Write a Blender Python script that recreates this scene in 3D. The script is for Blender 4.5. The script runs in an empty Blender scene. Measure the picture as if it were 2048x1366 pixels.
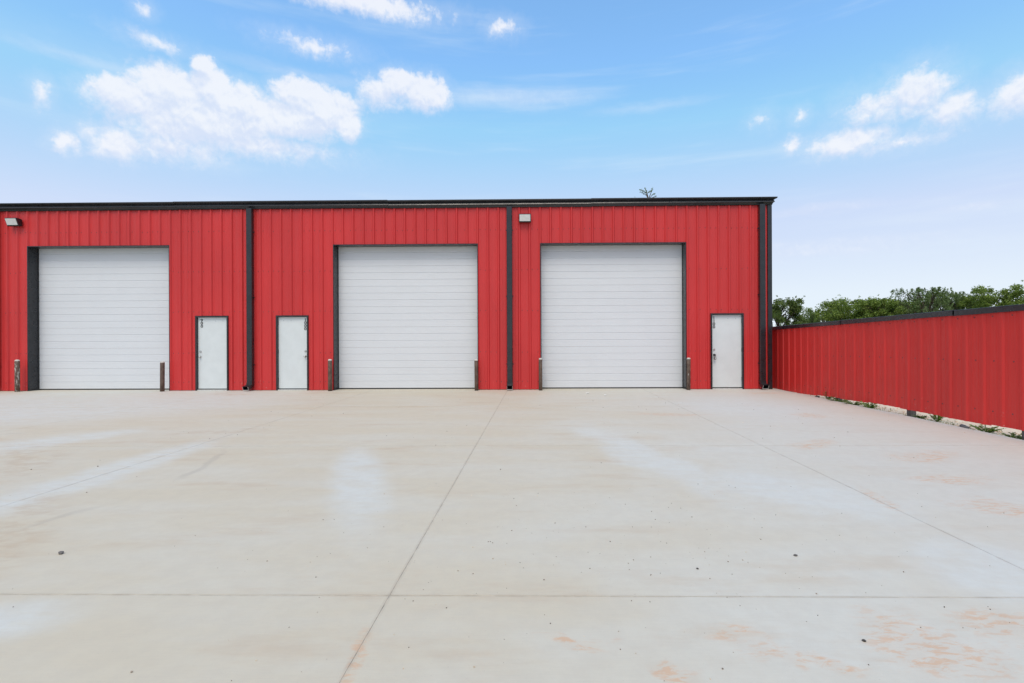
import bpy, math, random
from mathutils import Vector, Matrix, noise as mnoise

R = random.Random(11)
S = bpy.context.scene
COL = S.collection

# ------------------------------------------------------------------ camera
cam_d = bpy.data.cameras.new("camera")
cam = bpy.data.objects.new("camera", cam_d)
COL.objects.link(cam)
yaw, roll = 0.014286, math.radians(0.24)
fw = Vector((-math.sin(yaw), math.cos(yaw), 0))
r0 = Vector((math.cos(yaw), math.sin(yaw), 0))
u0 = Vector((0, 0, 1))
rt = r0 * math.cos(roll) - u0 * math.sin(roll)
up = u0 * math.cos(roll) + r0 * math.sin(roll)
m = Matrix((rt, up, -fw)).transposed().to_4x4()
m.translation = Vector((0, -14.5, 1.5))
cam.matrix_world = m
cam_d.sensor_width = 36.0
cam_d.lens = 36.0 * 980 / 2048
cam_d.shift_x = -36 / 2048
cam_d.shift_y = -5 / 2048
cam_d.clip_start = 0.05
cam_d.clip_end = 3000
S.camera = cam

S.view_settings.view_transform = 'Standard'
S.view_settings.look = 'None'
S.view_settings.gamma = 1
S.view_settings.use_curve_mapping = False
S.view_settings.exposure = 1.0
S.render.resolution_x, S.render.resolution_y = 1024, 683

SUN_EL, SUN_ROT = math.radians(57), math.radians(186)
sun_d = bpy.data.lights.new("sun", 'SUN')
sun_d.energy = 1.0
sun_d.angle = math.radians(30)
sun_d.color = (1.0, 0.91, 0.78)
sun = bpy.data.objects.new("sun", sun_d)
COL.objects.link(sun)
sd = Vector((math.sin(SUN_ROT) * math.cos(SUN_EL), math.cos(SUN_ROT) * math.cos(SUN_EL), math.sin(SUN_EL)))
sun.rotation_euler = (-sd).to_track_quat('-Z', 'Y').to_euler()


# ------------------------------------------------------------------ node helpers
class NT:
    def __init__(self, tree):
        self.t = tree

    def n(self, kind, **kw):
        nd = self.t.nodes.new(kind)
        for k, v in kw.items():
            setattr(nd, k, v)
        return nd

    def put(self, sock, v):
        if isinstance(v, bpy.types.NodeSocket):
            self.t.links.new(v, sock)
        elif v is not None:
            try:
                sock.default_value = v
            except Exception:
                sock.default_value = tuple(v) + (1.0,)

    def math(self, op, a, b=None, c=None, clamp=False):
        nd = self.n('ShaderNodeMath', operation=op)
        nd.use_clamp = clamp
        for i, v in enumerate((a, b, c)):
            if v is not None:
                self.put(nd.inputs[i], v)
        return nd.outputs[0]

    def vm(self, op, a, b=None, out=0):
        nd = self.n('ShaderNodeVectorMath', operation=op)
        self.put(nd.inputs[0], a)
        if b is not None:
            self.put(nd.inputs[1], b)
        return nd.outputs[out]

    def mix(self, f, a, b, bt='MIX'):
        nd = self.n('ShaderNodeMix', data_type='RGBA', blend_type=bt)
        self.put(nd.inputs[0], f)
        self.put(nd.inputs[6], a if isinstance(a, bpy.types.NodeSocket) else tuple(a) + (1,))
        self.put(nd.inputs[7], b if isinstance(b, bpy.types.NodeSocket) else tuple(b) + (1,))
        return nd.outputs[2]

    def smooth(self, v, lo, hi, a=0.0, b=1.0):
        nd = self.n('ShaderNodeMapRange', interpolation_type='SMOOTHSTEP')
        self.put(nd.inputs[0], v)
        for i, x in enumerate((lo, hi, a, b)):
            nd.inputs[i + 1].default_value = x
        return nd.outputs[0]

    def noise(self, vec, scale=1.0, detail=3.0, rough=0.55, dist=0.0, color=False):
        nd = self.n('ShaderNodeTexNoise')
        self.put(nd.inputs['Vector'], vec)
        nd.inputs['Scale'].default_value = scale
        nd.inputs['Detail'].default_value = detail
        nd.inputs['Roughness'].default_value = rough
        nd.inputs['Distortion'].default_value = dist
        return nd.outputs[1 if color else 0]

    def comb(self, x, y, z=0.0):
        nd = self.n('ShaderNodeCombineXYZ')
        for i, v in enumerate((x, y, z)):
            self.put(nd.inputs[i], v)
        return nd.outputs[0]

    def mapping(self, vec, loc=(0, 0, 0), rot=(0, 0, 0), scale=(1, 1, 1)):
        nd = self.n('ShaderNodeMapping')
        self.put(nd.inputs[0], vec)
        nd.inputs[1].default_value = loc
        nd.inputs[2].default_value = rot
        nd.inputs[3].default_value = scale
        return nd.outputs[0]


# ------------------------------------------------------------------ world: sky with cumulus
world = bpy.data.worlds.new("World")
S.world = world
world.use_nodes = True
wt = world.node_tree
wt.nodes.clear()
W = NT(wt)
out = W.n('ShaderNodeOutputWorld')
bg = W.n('ShaderNodeBackground')
wt.links.new(bg.outputs[0], out.inputs[0])
sky = W.n('ShaderNodeTexSky', sky_type='NISHITA')
sky.sun_disc = False
sky.sun_elevation = SUN_EL
sky.sun_rotation = SUN_ROT
sky.altitude = 0
sky.air_density = 1.6
sky.dust_density = 0.3
sky.ozone_density = 6.0
tc = W.n('ShaderNodeTexCoord')
dirv = W.vm('NORMALIZE', tc.outputs['Generated'])
sx = W.n('ShaderNodeSeparateXYZ')
wt.links.new(dirv, sx.inputs[0])
DEG = 180 / math.pi
az = W.math('MULTIPLY', W.math('ARCTAN2', sx.outputs[0], sx.outputs[1]), DEG)
el = W.math('MULTIPLY', W.math('ARCSINE', sx.outputs[2]), DEG)
ae = W.comb(az, el)
# pale veil of moist air, thick at the horizon and thin overhead, the same all round
veil = W.n('ShaderNodeValToRGB')
wt.links.new(W.math('DIVIDE', W.math('MAXIMUM', el, 0.0), 90.0), veil.inputs[0])
cr = veil.color_ramp
cr.elements[0].position = 0.0
cr.elements[0].color = (0.93,) * 3 + (1,)
cr.elements[1].position = 1.0
cr.elements[1].color = (0.02,) * 3 + (1,)
for p, v in ((0.05, 0.82), (0.114, 0.42), (0.175, 0.21), (0.234, 0.08), (0.289, 0.03), (0.383, 0.02)):
    e = cr.elements.new(p)
    e.color = (v, v, v, 1)
SKYGAIN = (0.93, 1.13, 1.18)
HAZE = (4.25, 4.68, 4.93)
base = W.mix(1.0, sky.outputs[0], SKYGAIN, 'MULTIPLY')
base = W.mix(1.0, base, (2.5, 3.14, 4.72), 'DARKEN')
# thin cirrus streaks
st = W.noise(W.mapping(ae, rot=(0, 0, math.radians(-3)), scale=(0.030, 0.30, 1)), 1.0, 5, 0.6, 0.15)
streak = W.math('MULTIPLY', W.smooth(st, 0.50, 0.78), 0.26)
vf = W.math('ADD', veil.outputs[0], W.math('MULTIPLY', streak, W.math('SUBTRACT', 1.0, veil.outputs[0])), clamp=True)
skyc = W.mix(vf, base, HAZE)

blobs = [(-36.68, 19.27, 4.47, 1.89, 0.55), (-40.32, 21.23, 2.9, 1.55, 1), (-37.04, 22.49, 3.37, 1.91, 1), (-34.36, 25.02, 1.15, 0.95, 1), (-33.67, 23.31, 2.11, 1.84, 1), (-31.57, 22.63, 2.89, 2.03, 1), (-25.87, 24.37, 2.95, 1.65, 1), (-23.92, 23.43, 4.17, 2.31, 1), (-27.76, 21.91, 5.84, 1.77, 1), (-34.7, 20.69, 6.94, 2.09, 1), (-21.31, 22.42, 1.77, 1.48, 1), (-40.96, 17.15, 2.3, 1.45, 0.62), (-37.25, 17.71, 4.2, 1.3, 0.42), (-30.93, 19.3, 7.8, 1.25, 0.45), (-17.73, 25.89, 2.6, 1.5, 0.6), (-12.8, 26.29, 3.11, 1.72, 1), (-15.56, 26.85, 2.77, 1.43, 0.9), (-44.27, 16.42, 1.0, 0.95, 0.62), (-45.64, 19.9, 0.71, 0.95, 0.38), (-24.63, 28.76, 3.77, 0.81, 0.36), (-38.15, 25.81, 2.36, 0.6, 0.3), (-19.8, 33.13, 9.3, 1.0, 0.66), (-3.99, 32.46, 1.98, 0.82, 0.42), (-38.95, 28.03, 0.73, 0.57, 0.3), (37.59, 21.58, 2.6, 2.0, 0.6), (40.02, 19.49, 2.2, 1.4, 0.55), (34.6, 21.06, 3.0, 1.5, 0.42), (44.24, 19.52, 1.9, 1.55, 0.55), (32.19, 18.51, 3.6, 1.2, 0.65), (27.43, 19.03, 0.99, 0.83, 0.5), (36.3, 17.5, 3.2, 0.6, 0.3), (28.12, 21.66, 0.8, 0.62, 0.3), (24.65, 21.89, 0.95, 0.63, 0.25),
         (-75, 24, 9, 2.6, 1), (-68, 20, 6, 1.8, .9), (-105, 30, 8, 3, 1), (-98, 27, 6, 2, .9), (72, 26, 7, 2.2, 1), (79, 23, 5, 1.6, .9), (118, 33, 9, 3, 1), (-150, 28, 9, 2.5, 1), (160, 38, 10, 3, 1), (62, 17, 4, 1.2, .8)]
wob = W.noise(ae, 0.55, 5, 0.62, 0, True)
wob = W.vm('MULTIPLY', W.vm('SUBTRACT', wob, (0.5, 0.5, 0.5)), (1.7, 1.3, 0))
aw = W.vm('ADD', ae, wob)


def cloud_field(v_in):
    f = None
    for (ca, ce, ra, re, wgt) in blobs:
        q = W.vm('MULTIPLY', W.vm('SUBTRACT', v_in, (ca, ce, 0)), (1 / (ra * 1.17), 1 / (re * 1.17), 0))
        v = W.math('MULTIPLY_ADD', W.vm('LENGTH', q, out=1), -wgt, wgt)
        f = v if f is None else W.math('MAXIMUM', f, v)
    return f


field = cloud_field(aw)
field_up = cloud_field(W.vm('ADD', aw, (0.25, 1.5, 0)))
fb = W.noise(ae, 0.8, 6, 0.58, 0.3)
fb_up = W.noise(W.vm('ADD', ae, (0.12, 0.38, 0)), 0.8, 6, 0.58, 0.3)
puff = W.noise(ae, 2.4, 5, 0.6, 0.2)
fine = W.math('MULTIPLY_ADD', W.math('SUBTRACT', fb, 0.5), 0.70, W.math('MULTIPLY', W.math('SUBTRACT', puff, 0.5), 0.26))
# crisp where the cloud top stands against the sky, loose and thin towards the base
lit = W.math('ADD', W.math('MULTIPLY', W.math('SUBTRACT', field, field_up), 0.45), W.math('MULTIPLY', W.math('SUBTRACT', fb, fb_up), 1.1))
raw = W.math('ADD', field, fine)
crisp = W.math('MULTIPLY', W.smooth(raw, -0.02, 0.42), 0.96)
loose = W.math('MULTIPLY', W.smooth(raw, -0.22, 0.42), 0.96)
dens = W.mix(W.smooth(lit, -0.18, 0.22), loose, crisp)
soft = W.math('MULTIPLY', W.smooth(W.math('ADD', field, W.math('MULTIPLY', fine, 0.6)), -0.40, 0.30), 0.20)
dens = W.math('MAXIMUM', dens, soft)
wisps = [(-40.31, 23.01, 10.29, 0.76, 0.3), (-3.04, 26.18, 12.18, 1.03, 0.34), (-24.89, 26.19, 10.99, 0.68, 0.25), (29.85, 12.74, 5.3, 0.48, 0.4), (28.07, 8.92, 14.33, 1.0, 0.4), (41.46, 11.28, 3.04, 0.34, 0.35), (13.05, 24.73, 7.42, 0.56, 0.2), (-31.35, 23.53, 21.38, 1.67, 0.16)]
wv = W.vm('ADD', ae, W.vm('MULTIPLY', W.vm('SUBTRACT', W.noise(W.mapping(ae, scale=(0.25, 0.8, 1)), 1.0, 4, 0.6, 0, True), (0.5, 0.5, 0.5)), (3.0, 1.6, 0)))
wf = None
for (ca, ce, ra, re, wgt) in wisps:
    q = W.vm('MULTIPLY', W.vm('SUBTRACT', wv, (ca, ce, 0)), (1 / (ra * 1.3), 1 / (re * 1.5), 0))
    v = W.smooth(W.vm('LENGTH', q, out=1), 0.0, 1.0, wgt, 0.0)
    wf = v if wf is None else W.math('MAXIMUM', wf, v)
dens = W.math('MAXIMUM', dens, wf)
# rest of the dome: unseen broken cumulus, added to whiten the ambient light
gen = W.noise(W.vm('MULTIPLY', dirv, (1, 1, 2.2)), 2.3, 7, 0.58, 0.2)
outside = W.math('MAXIMUM', W.smooth(el, 38.0, 50.0), W.smooth(W.math('ABSOLUTE', az), 56.0, 72.0))
outside = W.math('MULTIPLY', outside, W.smooth(el, 4.0, 14.0))
dens = W.math('MAXIMUM', dens, W.math('MULTIPLY', W.smooth(gen, 0.43, 0.56), outside))
tone = W.smooth(W.math('ADD', lit, W.math('MULTIPLY', W.math('SUBTRACT', W.noise(ae, 0.5, 4, 0.6), 0.5), 0.7)), -0.30, 0.30)
CL_LO, CL_HI = (3.60, 3.95, 4.78), (4.62, 4.70, 4.97)
cloudc = W.mix(tone, CL_LO, CL_HI)
final = W.mix(W.math('MULTIPLY', dens, 0.93), skyc, cloudc)
# below the horizon the dome shows dull ground light
final = W.mix(W.smooth(el, -3.0, 0.0), (1.3, 1.2, 1.0), final)
wt.links.new(final, bg.inputs[0])
bg.inputs[1].default_value = 0.1


# ------------------------------------------------------------------ materials
def new_mat(name):
    mt = bpy.data.materials.new(name)
    mt.use_nodes = True
    N = NT(mt.node_tree)
    b = mt.node_tree.nodes['Principled BSDF']
    return mt, N, b


def pos(N):
    return N.n('ShaderNodeNewGeometry').outputs['Position']


def bump(N, b, h, strength=0.2, dist=0.02):
    bp = N.n('ShaderNodeBump')
    bp.inputs['Strength'].default_value = strength
    bp.inputs['Distance'].default_value = dist
    N.put(bp.inputs['Height'], h)
    N.put(b.inputs['Normal'], bp.outputs[0])


def mat_red(name, vert_axis_scale, base, dust=0.0):
    mt, N, b = new_mat(name)
    p = pos(N)
    big = N.noise(N.mapping(p, scale=(0.9, 0.9, 0.35)), 1.0, 4, 0.55)
    runs = N.noise(N.mapping(p, scale=(9, 9, 0.25)), 1.0, 5, 0.6)
    speck = N.noise(p, 55, 2, 0.5)
    c = N.mix(N.smooth(big, 0.3, 0.7), tuple(x * 0.93 for x in base), tuple(min(1, x * 1.06) for x in base))
    c = N.mix(N.math('MULTIPLY', N.smooth(runs, 0.5, 0.8), 0.20), c, (base[0] * 0.86, base[1] * 1.5 + .02, base[2] * 1.4 + .02))
    c = N.mix(N.math('MULTIPLY', N.smooth(speck, 0.70, 0.80), 0.35), c, (base[0] * 0.7, base[1] * 0.8, base[2] * 0.8))
    # pale splash and scuffs low on the sheets
    sz = N.n('ShaderNodeSeparateXYZ')
    N.put(sz.inputs[0], p)
    low = N.smooth(sz.outputs[2], 0.05, 0.55, 1.0, 0.0)
    chips = N.math('MULTIPLY', N.smooth(N.noise(p, 16, 4, 0.7), 0.62, 0.70), N.math('MULTIPLY', low, 0.55))
    c = N.mix(chips, c, (0.55, 0.36, 0.30))
    N.put(b.inputs['Base Color'], c)
    N.put(b.inputs['Roughness'], N.smooth(N.noise(p, 2.2, 4, 0.6), 0.3, 0.7, 0.30, 0.46))
    b.inputs['Specular IOR Level'].default_value = 0.38
    h = N.noise(N.mapping(p, scale=(1.6, 1.6, 0.9)), 1.0, 2, 0.4)
    bump(N, b, h, 0.35, 0.03)
    return mt


M = {}
M['red'] = mat_red("red_painted_steel", 1, (0.57, 0.037, 0.037))
M['fence_red'] = mat_red("red_fence_steel", 1, (0.61, 0.029, 0.024))


def mat_plain(name, base, rough, var=0.06, scale=6.0, spec=0.5, metal=0.0, bmp=0.0):
    mt, N, b = new_mat(name)
    p = pos(N)
    f = N.smooth(N.noise(p, scale, 5, 0.6), 0.3, 0.7)
    c = N.mix(f, tuple(x * (1 - var) for x in base), tuple(min(1, x * (1 + var)) for x in base))
    N.put(b.inputs['Base Color'], c)
    N.put(b.inputs['Roughness'], N.smooth(N.noise(p, scale * 1.7, 3, 0.6), 0.25, 0.75, rough - 0.06, rough + 0.06))
    b.inputs['Specular IOR Level'].default_value = spec
    b.inputs['Metallic'].default_value = metal
    if bmp:
        bump(N, b, N.noise(p, scale * 3, 4, 0.6), bmp, 0.01)
    return mt


M['black'] = mat_plain("black_painted_steel", (0.014, 0.0155, 0.019), 0.30, 0.25, 5, 0.6)
M['white'] = mat_plain("white_garage_paint", (0.665, 0.685, 0.705), 0.42, 0.012, 1.6)
M['door'] = mat_plain("white_door_paint", (0.655, 0.70, 0.70), 0.45, 0.03, 3)
M['seal'] = mat_plain("rubber_seal", (0.03, 0.03, 0.03), 0.7, 0.2)
M['steel'] = mat_plain("satin_steel", (0.55, 0.54, 0.52), 0.35, 0.1, 20, 0.5, 0.9)
M['dark_steel'] = mat_plain("dark_steel", (0.07, 0.07, 0.07), 0.4, 0.2, 20, 0.5, 0.5)
M['ink'] = mat_plain("black_digit_vinyl", (0.012, 0.012, 0.014), 0.5, 0.1)
M['lens'] = mat_plain("frosted_lamp_lens", (0.74, 0.76, 0.74), 0.22, 0.05, 8)
M['roof'] = mat_plain("grey_roof_steel", (0.35, 0.36, 0.37), 0.4, 0.1, 1)
M['galv'] = mat_plain("galvanised_lip", (0.62, 0.62, 0.60), 0.45, 0.15, 20, 0.5, 0.3)
M['post'] = mat_plain("weathered_post", (0.11, 0.105, 0.10), 0.7, 0.35, 25, 0.4, 0.0, 0.3)
M['stone'] = mat_plain("dark_stone", (0.06, 0.055, 0.05), 0.8, 0.3, 40, 0.4, 0, 0.4)
M['greystone'] = mat_plain("grey_stone", (0.12, 0.11, 0.105), 0.8, 0.35, 14, 0.4, 0, 0.5)
M['paper'] = mat_plain("white_scrap", (0.8, 0.8, 0.78), 0.7, 0.03)
M['bark'] = mat_plain("bark", (0.09, 0.07, 0.05), 0.85, 0.35, 12, 0.3, 0, 0.5)
M['gravel'] = mat_plain("gravel_bits", (0.22, 0.18, 0.14), 0.8, 0.7, 30)
M['sandbits'] = mat_plain("sand_pebbles", (0.62, 0.51, 0.38), 0.85, 0.4, 12)


def mat_bollard():
    mt, N, b = new_mat("worn_brown_bollard")
    tcn = N.n('ShaderNodeTexCoord')
    oi = N.n('ShaderNodeObjectInfo')
    wear = N.n('ShaderNodeAttribute', attribute_type='OBJECT', attribute_name='wear')
    p = N.vm('ADD', tcn.outputs['Object'], N.vm('MULTIPLY', oi.outputs['Random'], (17, 9, 5)))
    f = N.noise(N.mapping(p, scale=(20, 20, 7)), 1, 6, 0.65)
    base = N.mix(N.smooth(N.noise(p, 9, 4), 0.35, 0.65), (0.080, 0.046, 0.032), (0.13, 0.085, 0.06))
    thr = N.math('SUBTRACT', 0.70, N.math('MULTIPLY', wear.outputs['Fac'], 0.20))
    chip = N.math('MULTIPLY', N.math('SUBTRACT', f, thr), 14.0, clamp=True)
    c = N.mix(chip, base, (0.42, 0.38, 0.34))
    N.put(b.inputs['Base Color'], c)
    b.inputs['Roughness'].default_value = 0.6
    bump(N, b, f, 0.3, 0.006)
    return mt


M['bollard'] = mat_bollard()
M['cap'] = mat_plain("concrete_cap", (0.60, 0.56, 0.51), 0.85, 0.2, 40, 0.3, 0, 0.5)


def mat_concrete():
    mt, N, b = new_mat("broomed_concrete")
    p = pos(N)
    wob = N.vm('MULTIPLY', N.vm('SUBTRACT', N.noise(p, 0.9, 4, 0.6, 0, True), (0.5, 0.5, 0.5)), (1.2, 1.2, 0))
    pw = N.vm('ADD', p, wob)
    wob2 = N.vm('MULTIPLY', N.vm('SUBTRACT', N.noise(p, 2.4, 4, 0.6, 0, True), (0.5, 0.5, 0.5)), (0.25, 0.25, 0))
    pw2 = N.vm('ADD', p, wob2)

    def blob(cx, cy, rx, ry, rot=0.0, w=pw, lo=1.0, hi=0.25):
        ca, sa = math.cos(math.radians(rot)), math.sin(math.radians(rot))
        q = N.vm('SUBTRACT', w, (cx, cy, 0))
        s = N.n('ShaderNodeSeparateXYZ')
        N.put(s.inputs[0], q)
        a = N.math('MULTIPLY_ADD', s.outputs[0], ca / rx, N.math('MULTIPLY', s.outputs[1], sa / rx))
        c = N.math('MULTIPLY_ADD', s.outputs[0], -sa / ry, N.math('MULTIPLY', s.outputs[1], ca / ry))
        ln = N.vm('LENGTH', N.comb(a, c), out=1)
        return N.smooth(ln, hi, lo, 1.0, 0.0)

    def union(L):
        o = None
        for x in L:
            o = x if o is None else N.math('MAXIMUM', o, x)
        return o

    sp = N.n('ShaderNodeSeparateXYZ')
    N.put(sp.inputs[0], p)
    beige, grey, pale = (0.555, 0.500, 0.392), (0.575, 0.562, 0.505), (0.592, 0.612, 0.588)
    big = N.noise(p, 0.33, 5, 0.6, 0.4)
    # right hand side is greyer, left and middle tan with dried mud
    side = N.smooth(N.math('ADD', sp.outputs[0], N.math('MULTIPLY', N.math('SUBTRACT', big, 0.5), 9.0)), -1.0, 4.2)
    c = N.mix(side, beige, grey)
    cloudy = N.smooth(N.noise(N.mapping(p, rot=(0, 0, 0.5), scale=(0.5, 1.6, 1)), 1.0, 5, 0.6), 0.35, 0.7)
    c = N.mix(N.math('MULTIPLY', cloudy, 0.30), c, pale)
    tan = N.smooth(N.noise(N.mapping(p, rot=(0, 0, -0.4), scale=(0.45, 1.7, 1)), 1.3, 6, 0.65), 0.52, 0.74)
    tanw = N.math('MULTIPLY', tan, N.smooth(sp.outputs[0], -0.5, 3.5, 0.62, 0.25))
    c = N.mix(tanw, c, (0.50, 0.395, 0.28))
    # washed pale places
    P = union([N.math('MULTIPLY', blob(-1.95, -9.2, 0.40, 2.3, 21, pw2, 1.0, 0.3), N.smooth(sp.outputs[1], -7.66, -7.60, 1.0, 0.0)), blob(-4.9, -9.0, 0.50, 2.5, 0, pw2, 1.0, 0.35), blob(1.35, -8.2, 0.5, 3.0, 17),
               blob(2.5, -9.6, 0.9, 1.6, 25), blob(-2.9, -11.95, 0.55, 0.35, 20, pw2), blob(-12.0, -3.0, 7.5, 4.6, 12, pw, 1.0, 0.5),
               blob(-7.2, -7.2, 1.5, 0.8, 62), blob(4.6, -3.5, 2.2, 2.6), blob(3.0, -11.2, 0.7, 0.6), blob(-14.5, -6, 3, 2.5)])
    P = N.math('MULTIPLY', P, N.smooth(N.noise(N.mapping(p, rot=(0, 0, 0.3), scale=(2.2, 6.0, 1)), 1.0, 6, 0.68), 0.30, 0.60, 0.45, 1.0))
    c = N.mix(N.math('MULTIPLY', P, 0.80), c, pale)
    # orange clay smears
    Cl = union([blob(0.2, -12.1, 0.16, 0.10, 20), blob(0.55, -12.28, 0.16, 0.10), blob(0.98, -12.07, 0.18, 0.14), blob(1.2, -12.2, 0.3, 0.08),
                blob(3.18, -9.9, 0.12, 0.45, -8, pw2), blob(4.1, -10.1, 0.4, 0.4), blob(4.4, -9.2, 0.6, 0.25, 12), blob(3.9, -7.6, 0.6, 0.3, 25),
                blob(1.9, -12.1, 0.4, 0.3), blob(5.2, -5.0, 0.5, 0.5), blob(-0.87, -12.2, 0.05, 0.35, 0, pw2),
                blob(4.9, -8.2, 0.8, 0.3, 20), blob(2.6, -11.9, 0.5, 0.3), blob(6.3, -1.1, 0.7, 0.4), blob(2.6, -4.8, 1.0, 0.25)])
    sm = N.noise(N.mapping(p, rot=(0, 0, math.radians(-35)), scale=(9, 25, 1)), 1.0, 6, 0.68, 0.5)
    sm = N.smooth(sm, 0.48, 0.60)
    c = N.mix(N.math('MULTIPLY', N.math('MULTIPLY', Cl, sm), 0.66), c, (0.60, 0.35, 0.20))
    c = N.mix(N.math('MULTIPLY', Cl, 0.16), c, (0.58, 0.42, 0.29))
    # faint mud trail at left
    T = union([blob(-4.2, -10.6, 0.35, 1.9, 38, pw2), blob(-6.6, -8.3, 0.35, 1.8, 50), blob(-5.2, -6.6, 1.0, 0.25, 15), blob(-8.5, -1.0, 1.0, 0.3, 0), blob(-5.6, -0.7, 2.2, .25)])
    tm = N.smooth(N.noise(N.mapping(p, scale=(3, 5, 1)), 1.2, 5, 0.65), 0.40, 0.65)
    c = N.mix(N.math('MULTIPLY', N.math('MULTIPLY', T, tm), 0.55), c, (0.47, 0.37, 0.26))
    # tyre arc
    for (cx, cy, rr, a) in ((-7.0, -9.4, 3.1, 0.07),):
        d = N.vm('LENGTH', N.vm('SUBTRACT', pw2, (cx, cy, 0)), out=1)
        ring = N.smooth(N.math('ABSOLUTE', N.math('SUBTRACT', d, rr)), 0.015, 0.07, 1.0, 0.0)
        brk = N.smooth(N.noise(p, 0.6, 3), 0.45, 0.6)
        c = N.mix(N.math('MULTIPLY', N.math('MULTIPLY', ring, brk), a * 4), c, (0.30, 0.27, 0.24))
    # broom grain, pores, mottling
    mott = N.noise(p, 7.0, 6, 0.7)
    c = N.mix(N.math('MULTIPLY', N.smooth(mott, 0.35, 0.65), 0.15), c, (0.42, 0.375, 0.32))
    grain = N.noise(N.mapping(p, scale=(6, 160, 1)), 1.0, 3, 0.6)
    c = N.mix(N.math('MULTIPLY', N.smooth(grain, 0.4, 0.8), 0.12), c, (0.38, 0.35, 0.31))
    pores = N.smooth(N.noise(p, 120, 2, 0.5), 0.66, 0.76)
    c = N.mix(N.math('MULTIPLY', pores, 0.22), c, (0.25, 0.23, 0.20))
    # dirt close to the joints
    for coord, offs, per in ((sp.outputs[0], 0.87, 4.0), (sp.outputs[1], 3.6, 4.02)):
        q = N.math('DIVIDE', N.math('ADD', coord, offs), per)
        d = N.math('MULTIPLY', N.math('ABSOLUTE', N.math('SUBTRACT', q, N.math('ROUND', q))), per)
        nn = N.smooth(N.noise(p, 5.0, 4, 0.7), 0.30, 0.65)
        jd = N.math('MULTIPLY', N.smooth(d, 0.003, 0.024, 1.0, 0.0), nn)
        c = N.mix(N.math('MULTIPLY', jd, 0.24), c, (0.26, 0.21, 0.17))
    N.put(b.inputs['Base Color'], c)
    N.put(b.inputs['Roughness'], N.smooth(big, 0.3, 0.7, 0.68, 0.82))
    b.inputs['Specular IOR Level'].default_value = 0.35
    bump(N, b, N.math('ADD', N.math('MULTIPLY', grain, 0.6), mott), 0.18, 0.004)
    return mt


M['concrete'] = mat_concrete()
M['filler'] = mat_plain('joint_filler', (0.42, 0.375, 0.31), 0.9, 0.35, 9)


def mat_ground():
    mt, N, b = new_mat("sandy_soil_and_grass")
    p = pos(N)
    sp = N.n('ShaderNodeSeparateXYZ')
    N.put(sp.inputs[0], p)
    f = N.noise(p, 9, 6, 0.7)
    sand = N.mix(N.smooth(f, 0.35, 0.65), (0.68, 0.57, 0.42), (0.82, 0.73, 0.58))
    sand = N.mix(N.math('MULTIPLY', N.smooth(N.noise(p, 45, 3, 0.6), 0.6, 0.7), 0.5), sand, (0.30, 0.22, 0.14))
    g = N.mix(N.smooth(N.noise(p, 3, 5, 0.7), 0.35, 0.65), (0.05, 0.085, 0.025), (0.11, 0.13, 0.05))
    dist = N.math('ADD', N.math('ABSOLUTE', sp.outputs[0]), N.math('MULTIPLY', N.noise(p, 0.5, 4), 4.0))
    c = N.mix(N.smooth(dist, 10.5, 13.0), sand, g)
    N.put(b.inputs['Base Color'], c)
    b.inputs['Roughness'].default_value = 0.95
    bump(N, b, f, 0.6, 0.03)
    return mt


M['ground'] = mat_ground()


def mat_leaf(name, lo, hi, trans=0.35):
    mt, N, b = new_mat(name)
    at = N.n('ShaderNodeAttribute', attribute_name='tone')
    c = N.mix(at.outputs['Fac'], lo, hi)
    N.put(b.inputs['Base Color'], c)
    b.inputs['Roughness'].default_value = 0.55
    b.inputs['Specular IOR Level'].default_value = 0.35
    tr = N.n('ShaderNodeBsdfTranslucent')
    N.put(tr.inputs[0], N.mix(0.6, c, (0.16, 0.22, 0.03)))
    ms = N.n('ShaderNodeMixShader')
    ms.inputs[0].default_value = trans
    N.put(ms.inputs[1], b.outputs[0])
    N.put(ms.inputs[2], tr.outputs[0])
    o = [x for x in mt.node_tree.nodes if x.type == 'OUTPUT_MATERIAL'][0]
    N.put(o.inputs[0], ms.outputs[0])
    return mt


M['leaf_mid'] = mat_leaf("mid_green_leaves", (0.085, 0.155, 0.022), (0.310, 0.400, 0.080))
M['leaf_dark'] = mat_leaf("dark_green_leaves", (0.055, 0.100, 0.022), (0.195, 0.265, 0.070), 0.3)
M['leaf_blue'] = mat_leaf("greyish_green_leaves", (0.075, 0.135, 0.040), (0.245, 0.325, 0.125))
M['leaf_weed'] = mat_leaf("fresh_weed_leaves", (0.12, 0.22, 0.035), (0.32, 0.48, 0.09))
M['leaf_dull'] = mat_leaf("dull_weed_leaves", (0.10, 0.16, 0.045), (0.28, 0.37, 0.11))


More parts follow.
